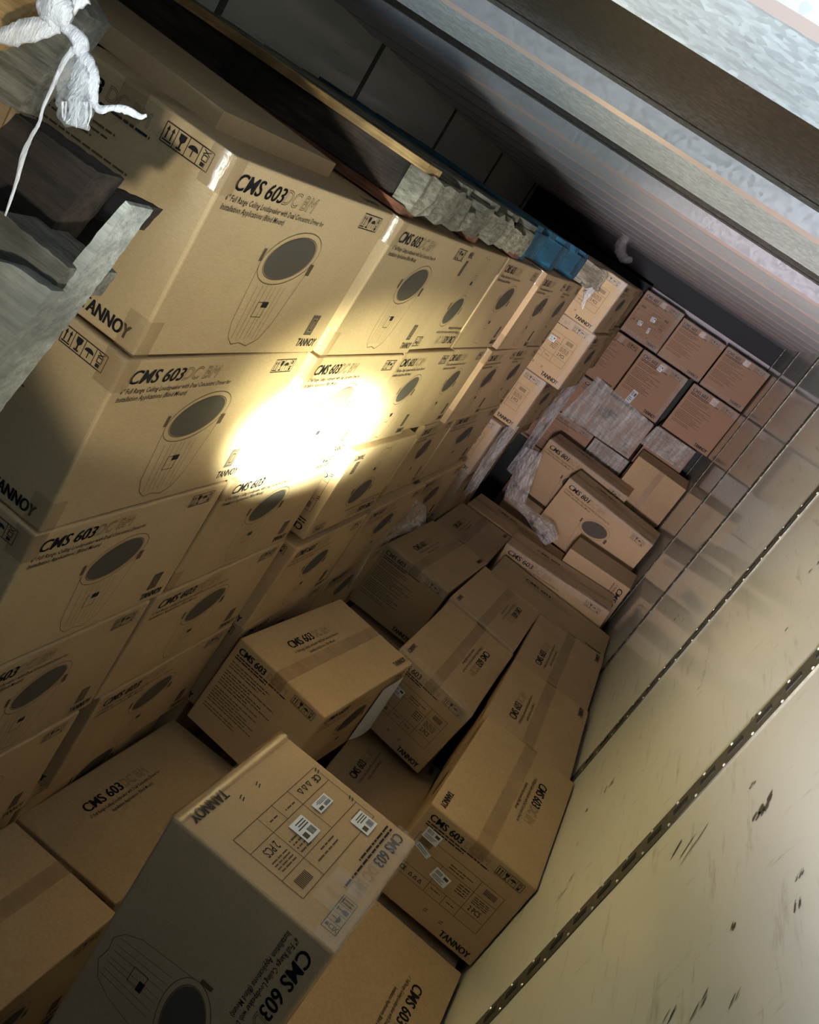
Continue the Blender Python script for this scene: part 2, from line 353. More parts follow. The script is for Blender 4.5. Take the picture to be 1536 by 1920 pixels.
def face_L(w, h, num='603'):
    c = Canvas(w, h)
    c.text('CMS '+num, .06, .875, .30, .065, bold=.013)
    c.text('DC BM', .39, .875, .22, .065, outline=True, m='line')
    c.words(.06, .842, .58, .012, 1, 'ink'); c.words(.06, .815, .36, .012, 2, 'ink')
    y = .765; k = 3; r = random.Random(9)
    while y > .22:
        c.words(.06, y, r.uniform(.30, .60), .009, k); y -= .030; k += 1
        if k % 6 == 0: y -= .02
    c.icons(.68, .87, .92, .955)
    c.text('TANNOY', .68, .045, .26, .065, bold=.013)
    return c
def face_T(w, h, num='603'):
    c = Canvas(w, h)
    c.text('CMS '+num, .06, .875, .30, .065, bold=.013)
    c.text('DC BM', .39, .875, .22, .065, outline=True, m='line')
    c.words(.06, .842, .58, .012, 1, 'ink'); c.words(.06, .815, .36, .012, 2, 'ink')
    c.icons(.68, .87, .92, .955)
    c.text('TANNOY', .66, .045, .28, .065, bold=.013)
    c.rect(.07, .29, .87, .73, .002); c.seg(.07, .60, .87, .60, .002); c.seg(.07, .40, .87, .40, .002)
    c.seg(.36, .60, .36, .29, .002); c.seg(.66, .73, .66, .29, .002); c.seg(.52, .40, .52, .29, .002)
    c.text('CE', .10, .325, .055, .045, bold=.02); c.text('2 PCS', .70, .43, .11, .05, bold=.01)
    for i in range(3): c.path([(.19+i*.045, .325), (.205+i*.045, .36), (.22+i*.045, .325)], .003, 'ink', True)
    for i in range(10): c.fill(.10+i*.011, .64, .105+i*.011, .70, 'ink')
    for i in range(10): c.fill(.72+i*.011, .64, .725+i*.011, .70, 'ink')
    for i in range(4):
        c.words(.54, .565-i*.026, .10, .010, 40+i); c.words(.69, .565-i*.02, .14, .008, 60+i)
    c.words(.40, .66, .22, .009, 77); c.words(.40, .63, .14, .009, 78); c.words(.39, .355, .09, .009, 79); c.words(.55, .345, .07, .009, 80)
    for x, y in ((.06, .55), (.06, .30), (.45, .14), (.60, .14)): c.seg(x, y, x+.03, y+.012, .003, 'ink'); c.seg(x, y+.02, x+.03, y+.032, .003, 'ink')
    return c
def face_top(w, h, num='603'):
    c = Canvas(w, h)
    c.text('CMS '+num, .24, .70, .225, .085, bold=.013)
    c.text('DC BM', .475, .70, .15, .085, outline=True, m='line')
    c.text('6" Full Range Ceiling Loudspeaker with Dual Concentric Driver for', .23, .640, .44, .030, bold=.006, res=1)
    c.text('Installation Applications (Blind Mount)', .33, .585, .26, .030, bold=.006, res=1)
    c.text('TANNOY', .835, .06, .135, .055, bold=.013)
    return c
def warp(p, hx, hy, hz, seed, amp):
    r = random.Random(seed); a = [r.uniform(-1, 1) for _ in range(14)]
    x, y, z = p[0]/hx, p[1]/hy, p[2]/hz
    dx = amp*(a[0]*z*.8+a[1]*y*z*.6+a[2]*math.cos(y*1.5)*x*.5)
    dy = amp*(a[3]*z*.8+a[4]*x*z*.8+a[5]*math.cos(x*1.57)*math.cos(z*1.3)*y)
    dz = amp*(a[6]*x*y*.7+a[7]*math.sin(x*2.2+a[8])*.5*z+a[9]*math.cos(x*1.6)*math.cos(y*1.6)*z*.9)
    return (p[0]+dx, p[1]+dy, p[2]+dz)
MI = {'kraft': 0, 'ink': 1, 'line': 2, 'grille': 3, 'soft': 4}
MESH = {}
def carton_mesh(L, D, H, num='603', seed=0, amp=.006, faces=('S', 'L', 'T', 'top'), body='kraft'):
    key = (L, D, H, num, seed, amp, faces, body)
    if key in MESH: return MESH[key]
    hx, hy, hz = L/2, D/2, H/2; r = .008; g = Geo()
    def ticks(h, n): return [-h, -h+r*.35, -h+r]+[-h+r+(2*h-2*r)*i/n for i in range(1, n)]+[h-r, h-r*.35, h]
    T = (ticks(hx, 10), ticks(hy, 6), ticks(hz, 6)); hh = (hx, hy, hz); seam = {}
    rg = random.Random(seed+77)
    for ax in range(3):
        A, B = [(1, 2), (2, 0), (0, 1)][ax]
        for sgn in (-1, 1):
            idx = []; vs = []
            for a in T[A]:
                for b in T[B]:
                    p = [0, 0, 0]; p[ax] = sgn*hh[ax]; p[A] = a; p[B] = b
                    q = [max(-hh[i]+r, min(hh[i]-r, p[i])) for i in range(3)]
                    d = Vector(p)-Vector(q)
                    if d.length > 0: d = d.normalized()*r
                    vs.append(tuple(Vector(q)+d))
            na, nb = len(T[A]), len(T[B]); fs = []
            for i in range(na-1):
                for j in range(nb-1):
                    q = (i*nb+j, (i+1)*nb+j, (i+1)*nb+j+1, i*nb+j+1); fs.append(q if sgn > 0 else q[::-1])
            g.add(vs, fs, 0)
    e = .0012
    def put(c, mapf):
        for pts, fs, m in c.items:
            k = e*(1.6 if m in ('ink',) else 1.3 if m in ('line', 'soft') else 1.0)
            g.add([mapf(p[0]-c.w/2, p[1]-c.h/2, k) for p in pts], fs, MI[m])
    if 'S' in faces:
        c = face_S(L, H, num); put(c, lambda a, b, k: (a, -hy-k, b)); put(c, lambda a, b, k: (-a, hy+k, b))
    if 'L' in faces: put(face_L(D, H, num), lambda a, b, k: (-hx-k, -a, b))
    if 'T' in faces: put(face_T(D, H, num), lambda a, b, k: (hx+k, a, b))
    if 'top' in faces: put(face_top(L, D, num), lambda a, b, k: (a, b, hz+k))
    # folded flap line along the middle of the lid
    g.v = [tuple(S*k for k in warp(p, hx, hy, hz, seed, amp)) for p in g.v]
    me = bpy.data.meshes.new('speaker_carton'); me.from_pydata(g.v, [], g.f); me.update()
    for m in (body, 'ink', 'line', 'grille', 'soft'): me.materials.append(M[m])
    me.polygons.foreach_set('material_index', g.m)
    MESH[key] = me; return me
def strip_mesh(pts, lo, hi, mat, n=14, crumple=.002, seed=0, wr=None):
    # pts: cross-section polyline of (offset vectors); extruded from lo to hi (vectors added)
    r = random.Random(seed); g = Geo(); m = len(pts)
    for i in range(n+1):
        t = i/n
        for p in pts:
            q = Vector(p)+Vector(lo).lerp(Vector(hi), t)
            q += Vector([r.uniform(-1, 1)*crumple*k for k in (.4, .4, .4)])
            if wr: q = Vector(warp(q, *wr))
            g.v.append(tuple(q*S))
    for i in range(n):
        for j in range(m-1): g.f.append((i*m+j, (i+1)*m+j, (i+1)*m+j+1, i*m+j+1))
    me = bpy.data.meshes.new('strip'); me.from_pydata(g.v, [], g.f); me.materials.append(M[mat]); me.update(); me.polygons.foreach_set('use_smooth', [True]*len(me.polygons)); return me
def child(root, name, me, label=None):
    o = bpy.data.objects.new(name, me); COL.objects.link(o); o.parent = root
    if label: o['label'] = label
    return o
OR = {'A': ((0, 1, 0), (-1, 0, 0), (0, 0, 1)), 'B': ((0, -1, 0), (1, 0, 0), (0, 0, 1)), 'C': ((1, 0, 0), (0, 1, 0), (0, 0, 1)),
      'F': ((0, 0, 1), (0, -1, 0), (1, 0, 0)), 'P': ((0, 0, -1), (0, 1, 0), (1, 0, 0)), 'U': ((0, -1, 0), (-1, 0, 0), (0, 0, -1)),
      'T': ((0, 0, 1), (-1, 0, 0), (0, -1, 0)), 'D': ((-1, 0, 0), (0, -1, 0), (0, 0, 1))}
COUNT = 0
def carton(label, o, c, rot=(0, 0, 0), dims=(.96, .53, .49), scale=(1, 1, 1), num='603', seed=None, tape=True, film_edge=None, stickers=(),
           faces=('S', 'L', 'T', 'top'), body='kraft', amp=.006, group=None, top_film=False, name='speaker_carton'):
    global COUNT
    COUNT += 1
    if seed is None: seed = COUNT % 4
    me = carton_mesh(*dims, num, seed, amp, faces, body)
    ob = bpy.data.objects.new(name, me); COL.objects.link(ob)
    X, Y, Z = OR[o]; B = Matrix((X, Y, Z)).transposed()
    w = Vector([math.radians(a) for a in rot]); Q = Matrix.Rotation(w.length, 3, w.normalized()) if w.length > 1e-6 else Matrix.Identity(3)
    ob.matrix_world = Matrix.Translation(W(c)) @ (Q @ B).to_4x4() @ Matrix.Diagonal((*scale, 1))
    tag(ob, label, 'box', group)
    hx, hy, hz = (d/2 for d in dims); e = .003; wr = (hx, hy, hz, seed, amp)
    if tape:
        k = ('tape', dims, seed, amp)
        if k not in MESH:
            d = .075; w_ = .034
            pts = [(-hx-e, 0, hz-d), (-hx-e, 0, hz-.01), (-hx-e, 0, hz+e)]+[(-hx+2*hx*i/12, 0, hz+e) for i in range(0, 13)]+[(hx+e, 0, hz+e), (hx+e, 0, hz-.01), (hx+e, 0, hz-d)]
            MESH[k] = strip_mesh(pts, (0, -w_, 0), (0, w_, 0), 'tape', 4, .0006, seed, wr)
        child(ob, 'packing_tape', MESH[k], 'glossy brown packing tape along the lid seam')
    for sp in (film_edge or ()):
        k = ('film', sp, dims, seed, amp)
        if k not in MESH:
            w_ = .05; e2 = .005
            if sp == 'T':      # top edge of the +X end
                pts = [(hx-w_, 0, hz+e2), (hx-.01, 0, hz+e2), (hx+e2, 0, hz+e2), (hx+e2, 0, hz-.01), (hx+e2, 0, hz-w_*1.3)]; lo, hi = (0, -hy, 0), (0, hy, 0)
            elif sp == 'L':
                pts = [(-hx+w_, 0, hz+e2), (-hx+.01, 0, hz+e2), (-hx-e2, 0, hz+e2), (-hx-e2, 0, hz-.01), (-hx-e2, 0, hz-w_*1.3)]; lo, hi = (0, -hy, 0), (0, hy, 0)
            elif sp == 'Tr':   # vertical edge of +X end, +Y side
                pts = [(hx-w_, hy+e2, 0), (hx+e2, hy+e2, 0), (hx+e2, hy-w_, 0)]; lo, hi = (0, 0, -hz), (0, 0, hz)
            elif sp == 'Tl':
                pts = [(hx-w_, -hy-e2, 0), (hx+e2, -hy-e2, 0), (hx+e2, -hy+w_, 0)]; lo, hi = (0, 0, -hz), (0, 0, hz)
            elif sp == 'Lr':   # vertical edge of -X end, -Y side
                pts = [(-hx+w_, -hy-e2, 0), (-hx-e2, -hy-e2, 0), (-hx-e2, -hy+w_, 0)]; lo, hi = (0, 0, -hz), (0, 0, hz)
            elif sp == 'Tb':   # bottom edge of +X end
                pts = [(hx-w_, 0, -hz-e2), (hx+e2, 0, -hz-e2), (hx+e2, 0, -hz+w_)]; lo, hi = (0, -hy, 0), (0, hy, 0)
            elif sp == 'Lb':
                pts = [(-hx+w_, 0, -hz-e2), (-hx-e2, 0, -hz-e2), (-hx-e2, 0, -hz+w_)]; lo, hi = (0, -hy, 0), (0, hy, 0)
            elif sp == 'S':    # top edge of the -Y side
                pts = [(0, -hy+w_, hz+e2), (0, -hy-e2, hz+e2), (0, -hy-e2, hz-w_)]; lo, hi = (-hx, 0, 0), (hx, 0, 0)
            elif sp in ('cA', 'cB'):   # brown tape folded round the upper / lower corner
                pts = [(-hx+w_, -hy-.003, 0), (-hx-.003, -hy-.003, 0), (-hx-.003, -hy+w_*1.1, 0)]; lo, hi = ((0, 0, hz-.085), (0, 0, hz)) if sp == 'cA' else ((0, 0, -hz), (0, 0, -hz+.09))
            elif sp == 'tb':           # brown tape along the -Z edge of the +X end
                pts = [(hx-w_, 0, -hz-.003), (hx+.003, 0, -hz-.003), (hx+.003, 0, -hz+.034)]; lo, hi = (0, -hy, 0), (0, hy, 0)
            elif sp == 'pt':           # crumpled clear patch on the +X end
                pts = [(hx+.004, 0, hz-.02-.02*i) for i in range(6)]; lo, hi = (0, .02, 0), (0, .17, 0)
            br = sp in ('cA', 'cB', 'tb')
            MESH[k] = strip_mesh(pts, lo, hi, 'tape' if br else 'film', 26, .0006 if br else .0035, seed+3, wr)
        if sp in ('cA', 'cB', 'tb'): child(ob, 'packing_tape', MESH[k], 'brown tape folded over the carton edge')
        else: child(ob, 'clear_tape', MESH[k], 'shiny clear tape over the carton edge')
    for (face, a, b, w_, h_, col, rt) in stickers:     # fractions of the face; w,h in units
        g = Geo(); fw, fh = {'T': (2*hy, 2*hz), 'L': (2*hy, 2*hz), 'S': (2*hx, 2*hz)}[face]
        mp = {'T': lambda p, q, k: (hx+k, p-hy, q-hz), 'L': lambda p, q, k: (-hx-k, hy-p, q-hz), 'S': lambda p, q, k: (p-hx, -hy-k, q-hz)}[face]
        ca, sa = math.cos(rt), math.sin(rt); cx, cy = a*fw, b*fh
        def rc(x0, y0, x1, y1, k, m):
            pts = [(x0*w_, y0*h_), (x1*w_, y0*h_), (x1*w_, y1*h_), (x0*w_, y1*h_)]
            g.add([tuple(S*z for z in warp(mp(cx+p*ca-q*sa, cy+p*sa+q*ca, k), *wr)) for p, q in pts], [(0, 1, 2, 3)], m)
        rc(-.5, -.5, .5, .5, .0035, 0)
        rr = random.Random(int(a*100+b*37))
        if h_ > .03:
            for i in range(10): rc(-.4+i*.04, .05, -.385+i*.04+.01*rr.random(), .38, .0042, 1)
            for i in range(3): rc(-.4, -.12-i*.12, .1+.25*rr.random(), -.07-i*.12, .0042, 1)
            rc(.12, .1, .4, .36, .0042, 1)
        else:
            for i in range(2): rc(-.42, -.2+i*.3, .3, -.1+i*.3, .0042, 1)
        me2 = bpy.data.meshes.new('shipping_label'); me2.from_pydata(g.v, [], g.f); me2.materials.append(M[col]); me2.materials.append(M['grille']); me2.polygons.foreach_set('material_index', g.m)
        child(ob, 'shipping_label', me2, 'white printed sticker')
    return ob

# ------------------------------------------------------------------ the tall stack on the left
ROWN = ['top', 'second', 'third', 'fourth', 'fifth', 'sixth']
COLN = ['nearest the camera', 'second from the camera', 'third from the camera', 'fourth from the camera', 'fifth from the camera', 'farthest from the camera']
GP = 'speaker cartons in the tall stack on the left'
rows = [(-.235, -.718), (-.722, -1.208), (-1.212, -1.698), (-1.702, -2.188), (-2.192, -2.678), (-2.682, -3.165)]
cols = {0: [(1.765, 2.715, 1.0), (2.73, 3.575, .975), (3.60, 4.24, 1.0), (4.26, 5.07, 1.0), (5.09, 5.86, .975), (5.88, 6.52, 1.0)],
        1: [(1.755, 2.695, 1.0), (2.70, 3.55, .975), (3.565, 4.30, .985), (4.31, 5.00, 1.0), (5.02, 5.74, .975), (5.78, 6.5, 1.0)],
        2: [(1.75, 2.655, 1.0), (2.67, 3.60, 1.0), None, (4.76, 5.37, 1.0), (5.39, 6.5, 1.0)],
        3: [(1.75, 2.60, 1.0), (2.62, 3.62, 1.0), None, None, (5.55, 6.5, .97)],
        4: [(1.75, 2.55, 1.0), (2.66, 3.62, 1.0), (3.63, 4.60, .95), (4.63, 5.55, .95)],
        5: [(1.75, 2.65, 1.06), (2.68, 3.62, 1.06), (3.66, 4.60, 1.0), (4.63, 5.55, 1.0)]}
EXTRA = {}
for r, cl in cols.items():
    for i, q in enumerate(cl):
        if q is None: continue
        y0, y1, xf = q; z1, z0 = rows[r]
        L = y1-y0; up = (r, i) == (0, 2)
        lab = 'speaker carton in the %s row of the tall left stack, %s' % (ROWN[r], COLN[i])
        if (r, i) in EXTRA: lab += ', '+EXTRA[(r, i)]
        carton(lab, 'U' if up else 'A', (-xf-.265, (y0+y1)/2, (z0+z1)/2), dims=(.96, .53, .485), scale=((L-.006)/.96, 1, (z1-z0)/.485),
               group=GP, tape=(r == 0 and not up), amp=.004, film_edge=(('cB', 'cA') if r < 3 else None))
# cartons that stick out of the stack
carton('upside down carton jutting from the tall left stack, its end edge blazing in the light', 'U', (-.945-.265, 4.05, -1.43), dims=(.96, .53, .485), scale=(.87, 1, .97), group=GP, tape=False, seed=1)
carton('jutting carton directly below the upside down blazing one in the tall left stack', 'A', (-.945-.265, 4.07, -1.955), dims=(.96, .53, .485), scale=(.92, 1, 1), group=GP, seed=2, tape=False)
carton('jutting fourth row carton of the tall left stack beside the crumpled film', 'A', (-.945-.265, 5.03, -1.945), dims=(.96, .53, .485), scale=(.98, 1, 1), group=GP, seed=3, tape=False)
for i, (y0, y1) in enumerate(((1.80, 2.74), (2.76, 3.70), (3.72, 4.66), (4.68, 5.62))):
    carton('carton in the rear rank of the left stack under the pallets, %s' % ['first', 'second', 'third', 'fourth'][i]+' from the camera', 'A', (-1.80, (y0+y1)/2, -.48), dims=(.96, .53, .485), scale=(.97, 1, 1), group='cartons behind the front rank', tape=True)

# far pallet of the left row: ends with labels face the camera
GT = 'cartons of the farther left stack'
for i, (x, y, z1, z0) in enumerate(((-.83, 7.1, -.07, -.49), (-.80, 7.1, -.495, -.98), (-.90, 7.1, -.985, -1.42), (-.98, 7.0, -1.43, -1.90), (-1.0, 7.1, -1.91, -2.40), (-1.0, 7.1, -2.41, -2.88), (-1.0, 7.1, -2.89, -3.36))):
    for k in range(3):
        if k == 2 and i > 3: continue
        carton('end-on carton of the farther left stack, %s from the top, %s' % (['first', 'second', 'third', 'fourth', 'fifth', 'sixth', 'seventh'][i], ['front column', 'middle column', 'rear column'][k]), 'B',
               (x-.265+(0 if k == 0 else (-.1, -.16)[k-1]), y+.48+k*.985, (z0+z1)/2), dims=(.96, .53, .485), scale=(1, 1, (z1-z0)/.485), group=GT,
               film_edge=('T', 'Tr') if k == 0 else None, stickers=((('T', .52, .60, .05, .04, 'paperblue', 0),) if k == 0 and i < 2 else ()), tape=False)

# ------------------------------------------------------------------ far stack against the front wall
GF = 'wrapped cartons stacked at the front wall'
def far(lab, x0, x1, z0, z1, y=10.8, face='L', body='kraft_red', film_edge=None, stickers=(), num='603', d=.96):
    w = x1-x0-.008; h = z1-z0-.006
    o = {'L': 'A', 'T': 'B', 'S': 'C'}[face]
    dims = (.96, .53, .49) if face != 'S' else (.96, .53, .49)
    sc = (d/.96, w/.53, h/.49) if face != 'S' else (w/.96, d/.53, h/.49)
    return carton(lab, o, ((x0+x1)/2, y+d/2, (z0+z1)/2), dims=dims, scale=sc, body=body, film_edge=film_edge, stickers=stickers, num=num, group=GF, seed=0, amp=.003)
far('red-brown carton at the top left of the far stack with three pale stickers', -1.045, -.555, -.545, -.035, face='T', film_edge=('T', 'Tr', 'Tb'), stickers=(('T', .30, .34, .055, .05, 'paperblue', .1), ('T', .50, .55, .06, .05, 'paper', .1), ('T', .55, .30, .03, .06, 'paper', .1)))
far('far stack top row carton, middle, covered in fine print', -.548, .002, -.545, -.06, film_edge=('L', 'Lb'))
far('far stack top row carton beside the right wall', .01, .556, -.545, -.05, film_edge=('L', 'Lb'))
far('far stack second row carton at the left, narrow visible end', -1.22, -.705, -1.165, -.57, face='L')
far('far stack second row middle carton with a pale sticker low on its end', -.695, -.105, -1.165, -.57, film_edge=('L', 'Lr'), stickers=(('L', .34, .16, .06, .13, 'paperblue', -.1), ('L', .46, .88, .05, .06, 'paper', -.1)))
far('far stack second row carton by the right wall', -.04, .565, -1.145, -.565, film_edge=('L',))
far('long wrapped carton in the third row of the far stack under glaring film', -1.06, -.10, -1.665, -1.185, face='S', film_edge=('S',))
far('far stack third row wrapped carton, right of the long one', -.07, .44, -1.66, -1.16, film_edge=('L', 'Lr'))
far('far stack fourth row carton at the left with fine print', -1.08, -.57, -2.15, -1.675, film_edge=('L',))
far('far stack fourth row carton behind shiny film', -.56, -.08, -2.15, -1.675, film_edge=('L', 'Lr'))
far('far stack fourth row carton on the right in shadow', -.06, .44, -2.15, -1.675)
for i, (x0, x1, z0, z1, yy) in enumerate(((-1.60, -1.10, -.56, -.10, 11.2), (-1.76, -1.24, -1.165, -.57, 10.9), (-1.60, -1.08, -1.665, -1.185, 10.85), (-1.62, -1.10, -2.15, -1.675, 10.8))):
    far('dim carton at the left border of the far stack, %s row' % ['top', 'second', 'third', 'fourth'][i], x0, x1, z0, z1, y=yy, d=.7)
for i, x in enumerate((-1.08, -.57, -.06)):
    for j in range(2):
        far('low carton of the far stack, %s row, %s' % (['fifth', 'bottom'][j], ['left', 'middle', 'right'][i]), x, x+.5, -2.66-.55*j-.14*j, -2.16-.5*j)

# ------------------------------------------------------------------ tumbled cartons along the right wall and aisle
ST_T = (('T', .16, .76, .075, .055, 'paper', -.05), ('T', .17, .60, .075, .028, 'paperblue', -.25), ('T', .40, .50, .08, .055, 'paper', -.12))
carton('carton against the right wall with three stickers on its shaded end', 'B', (.434, 3.845, -2.345), film_edge=(), stickers=ST_T, seed=0, amp=.003)
carton('lid-up carton against the right wall, second of its row behind the stickered one', 'A', (.412, 4.826, -2.40), (-1.9, -2.2, 1.7), seed=1, amp=.004)
carton('lid-up carton against the right wall, third of its row', 'A', (.390, 5.83, -2.45), (2.5, -3, 2.0), seed=2, amp=.004)
carton('crosswise carton behind the lid-up cartons near the right wall', 'C', (.13, 6.77, -2.50), (1, 1, 1.5), seed=3, tape=False, scale=(1.06, .98, 1), amp=.006, faces=('top',))
carton('battered carton with torn lit strip, leaning behind the crosswise one', 'C', (.056, 7.40, -2.42), (-2, -2.4, 3), seed=1, film_edge=('S',), amp=.012)
fo = carton('large carton standing on end in the foreground, lit end with white stickers', 'F', (-.089, 2.017, -2.033), (.7, -2.3, -2.7), seed=0, amp=.004,
       film_edge=('T', 'tb', 'pt'), stickers=(('T', .50, .50, .068, .066, 'paper', 0), ('T', .26, .47, .075, .034, 'paper', 0), ('T', .17, .71, .068, .06, 'paper', 0)), tape=False)
go = carton('turned carton in the middle with taped lid, a paper sheet stuck to its side', 'A', (-.614, 4.009, -2.444), (-.4, 0, -6.6), seed=2, film_edge=(), amp=.006)
carton('carton behind the turned one, its sagging front edge patched with shiny tape', 'B', (-.169, 5.098, -2.515), (1.9, 4.1, .2), seed=3, amp=.010, film_edge=('T',), stickers=(('T', .27, .60, .075, .05, 'paper', -.05), ('T', .10, .76, .02, .02, 'paper', 0)))
carton('lid-up carton with crumpled film on top, behind the patched carton', 'B', (-.172, 6.065, -2.50), (-1.3, 2.7, 0), seed=1, amp=.006, film_edge=('T',))
carton('upright carton beside the black gap, its end full of fine print', 'A', (-.711, 6.2, -2.506), (0, -.3, -1.7), seed=0, amp=.005, film_edge=('L',))
carton('taped carton directly behind the fine-print one', 'A', (-.719, 7.35, -2.581), (-1, -1.3, 1.8), seed=1, amp=.005)
carton('dark carton lying crosswise behind the taped pair', 'C', (-.50, 8.22, -2.60), (0, 0, 2), faces=('top',), seed=2, amp=.005)
carton('low dim carton lid-up at the lower left, small print on its lid', 'A', (-.752, 3.173, -3.08), (4.95, -5.87, -3.8), seed=0, amp=.004, tape=False)
carton('low carton in the bottom left corner with glossy tape', 'A', (-.775, 2.11, -3.05), (0, -3, -3), seed=3, amp=.004, faces=('S', 'L', 'T'))
carton('sunken carton between the foreground one and the stickered one', 'A', (-.072, 4.472, -3.10), (-5, -.8, 2.2), seed=2, amp=.004, tape=False)
carton('carton below the stickered one at the bottom edge of the picture', 'B', (.425, 2.86, -2.86), (0, 0, 0), seed=1, amp=.004, tape=False)
# lower layer that carries the upper ones
GL = 'cartons lying under the aisle heap'
HID = 'carton in the bottom layer hidden under the aisle heap'
for x, y, h in ((.44, 3.88, .70), (.41, 4.90, .66), (.395, 5.92, .60)):
    carton(HID, 'A', (x, y, FLOOR+h/2), dims=(.96, .45, h), group=GL, tape=False, faces=('S',), seed=0)
for x, y, h, d in ((-.16, 5.50, .54, .53), (-.16, 6.50, .56, .53), (-.73, 5.2, .50, .50), (-.71, 6.2, .56, .5), (-.72, 7.2, .48, .5), (-.50, 8.25, .50, .9), (-.2, 7.47, .58, .45), (.39, 7.0, .50, .42), (.33, 8.0, .32, .5)):
    carton(HID, 'A' if y != 8.25 else 'A', (x, y, FLOOR+h/2), dims=(.96 if y != 8.25 else .5, d, h), group=GL, tape=False, faces=(), seed=0)
# CMS 801 cartons
D8 = (.98, .50, .60)
carton('orange-lit carton with round grille print and larger number, at the back right', 'C', (.075, 8.95, -2.10), (3.5, 2.5, -1.8), dims=D8, num='801', seed=1, film_edge=('S',), amp=.004)
carton('partly hidden carton with grille print, behind the film at the back left', 'C', (-.36, 9.75, -2.05), (2, 1, 0), dims=D8, num='801', seed=2, film_edge=('S',), amp=.004)
carton('carton standing on end at the right wall, number reading downwards on its lit face', 'P', (.305, 8.00, -2.55), (2, -2, 0), dims=(.98, .46, .60), num='801', seed=3, faces=('S',), tape=False)
carton('plain carton with a crossing of tape, in front of the far stack', 'T', (.265, 10.28, -1.69), (1, 0, 0), dims=(.50, .60, .52), faces=(), seed=1, tape=True, name='plain_carton')
for x, y, h, l in ((.26, 10.28, 1.42, .58), (-.4, 9.75, .98, .96), (.08, 9.0, .92, .90)):
    carton(HID, 'C', (x, y, FLOOR+h/2), dims=(l, .50, h), faces=(), seed=0, tape=False, group=GL)

# paper sheet on the turned carton (local frame of that carton: -Y side)
def sheet(parent, name, pts, mat, label=None):
    g = Geo(); n = 6
    a, b, c, d = [Vector(p) for p in pts]
    for i in range(n+1):
        for j in range(n+1):
            s_, t = i/n, j/n; p = (a.lerp(b, s_)).lerp(d.lerp(c, s_), t); p.y -= .012*math.sin(s_*3.0)*math.sin(t*2+1)
            g.v.append(tuple(p*S))
    for i in range(n):
        for j in range(n): g.f.append((i*(n+1)+j, (i+1)*(n+1)+j, (i+1)*(n+1)+j+1, i*(n+1)+j+1))
    o = link(name, g.v, g.f, mat, parent=parent)
    if label: o['label'] = label
    return o
sheet(go, 'packing_list', [(.22, -.275, -.20), (.44, -.29, -.20), (.44, -.275, .17), (.20, -.275, .17)], 'paper', 'white paper sheet stuck on the side')

# ------------------------------------------------------------------ pallets
def pallet(label, x0, x1, y0, y1, z0, z1, mats, lead, nboards=5, group='pallets lying on the left stack'):
    root = bpy.data.objects.new('wooden_pallet', None); COL.objects.link(root); root.location = W(((x0+x1)/2, (y0+y1)/2, z0))
    tag(root, label, 'pallet', group)
    t = .026
    for i in range(nboards):
        a = y0+(y1-y0-.13)*i/(nboards-1)
        wbox('top_board', x0, x1+random.Random(i).uniform(-.01, .0), a, a+.13, z1-t, z1, lead if i == 0 else mats[1], root)
        if i % 2 == 0: wbox('bottom_board', x0, x1-.005, a, a+.12, z0, z0+t, mats[2], root)
    return root
def plank(name, x0, x1, y0, y1, z0, z1, mat, parent, seed=0, rough=.006, notch=()):
    # chipped timber running along y, notches cut in its lower or upper edge
    r = random.Random(seed); n = 34; g = Geo(); 
    for i in range(n+1):
        y = y0+(y1-y0)*i/n; zt, zb = z1, z0
        for (a, b, top, d) in notch:
            if a <= (i/n) <= b:
                if top: zt -= d
                else: zb += d
        j = [r.uniform(-rough, rough) for _ in range(4)]
        g.v += [tuple(W((x0, y, zb))), tuple(W((x1+j[0], y, zb+j[1]))), tuple(W((x1+j[2]+.004, y, (zb+zt)/2))), tuple(W((x1+j[2], y, zt+j[3]))), tuple(W((x0, y, zt)))]
    for i in range(n):
        for k in range(5): a = i*5+k; b = i*5+(k+1) % 5; g.f.append((a, b, b+5, a+5))
    g.f.append((0, 4, 3, 2, 1)); e = n*5; g.f.append((e, e+1, e+2, e+3, e+4))
    P = parent.location
    return link(name, [Vector(v)-P for v in g.v], g.f, mat, parent=parent)
pa = pallet('weathered pallet on the left stack with chipped grey side timber and yellow lead board', -2.35, -1.0, 2.76, 4.44, -.228, -.062, ('wood_chip', 'wood_grey', 'wood_red'), 'wood_yellow')
plank('stringer', -1.06, -.985, 2.78, 4.40, -.205, -.09, 'wood_chip', pa, 3, .010, ((.30, .40, True, .045), (.06, .12, False, .012), (.5, .56, False, .02), (.72, .92, True, .02)))
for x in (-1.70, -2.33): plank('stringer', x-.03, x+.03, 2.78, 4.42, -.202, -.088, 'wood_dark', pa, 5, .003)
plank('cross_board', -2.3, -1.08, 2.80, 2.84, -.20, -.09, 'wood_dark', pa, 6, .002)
pb = pallet('blue painted pallet behind the weathered one on the left stack', -2.35, -1.02, 4.50, 6.2, -.228, -.050, ('wood_blue', 'wood_blue', 'wood_blue'), 'wood_blue')
for x in (-1.07, -1.70, -2.30):
    for y in (4.66, 5.32, 6.0): wbox('block', x-.06, x+.06, y-.12, y+.12, -.202, -.078, 'wood_blue', pb)
pc = pallet('dark pallet at the far end of the left stack under torn packing', -2.2, -.98, 6.26, 6.75, -.225, -.075, ('wood_chip', 'wood_grey', 'wood_grey'), 'wood_grey', 2)
plank('stringer', -1.05, -.93, 6.28, 6.72, -.21, -.08, 'wood_chip', pc, 11, .022)
# flat cardboard sheet lying behind the near cartons
o = wbox('cardboard_sheet', -2.6, -1.16, 1.98, 2.55, -.225, -.175, 'kraft'); o.rotation_euler = (math.radians(0), math.radians(1.5), math.radians(-3))
tag(o, 'flattened cardboard sheet lying on the near end of the left stack', 'cardboard')

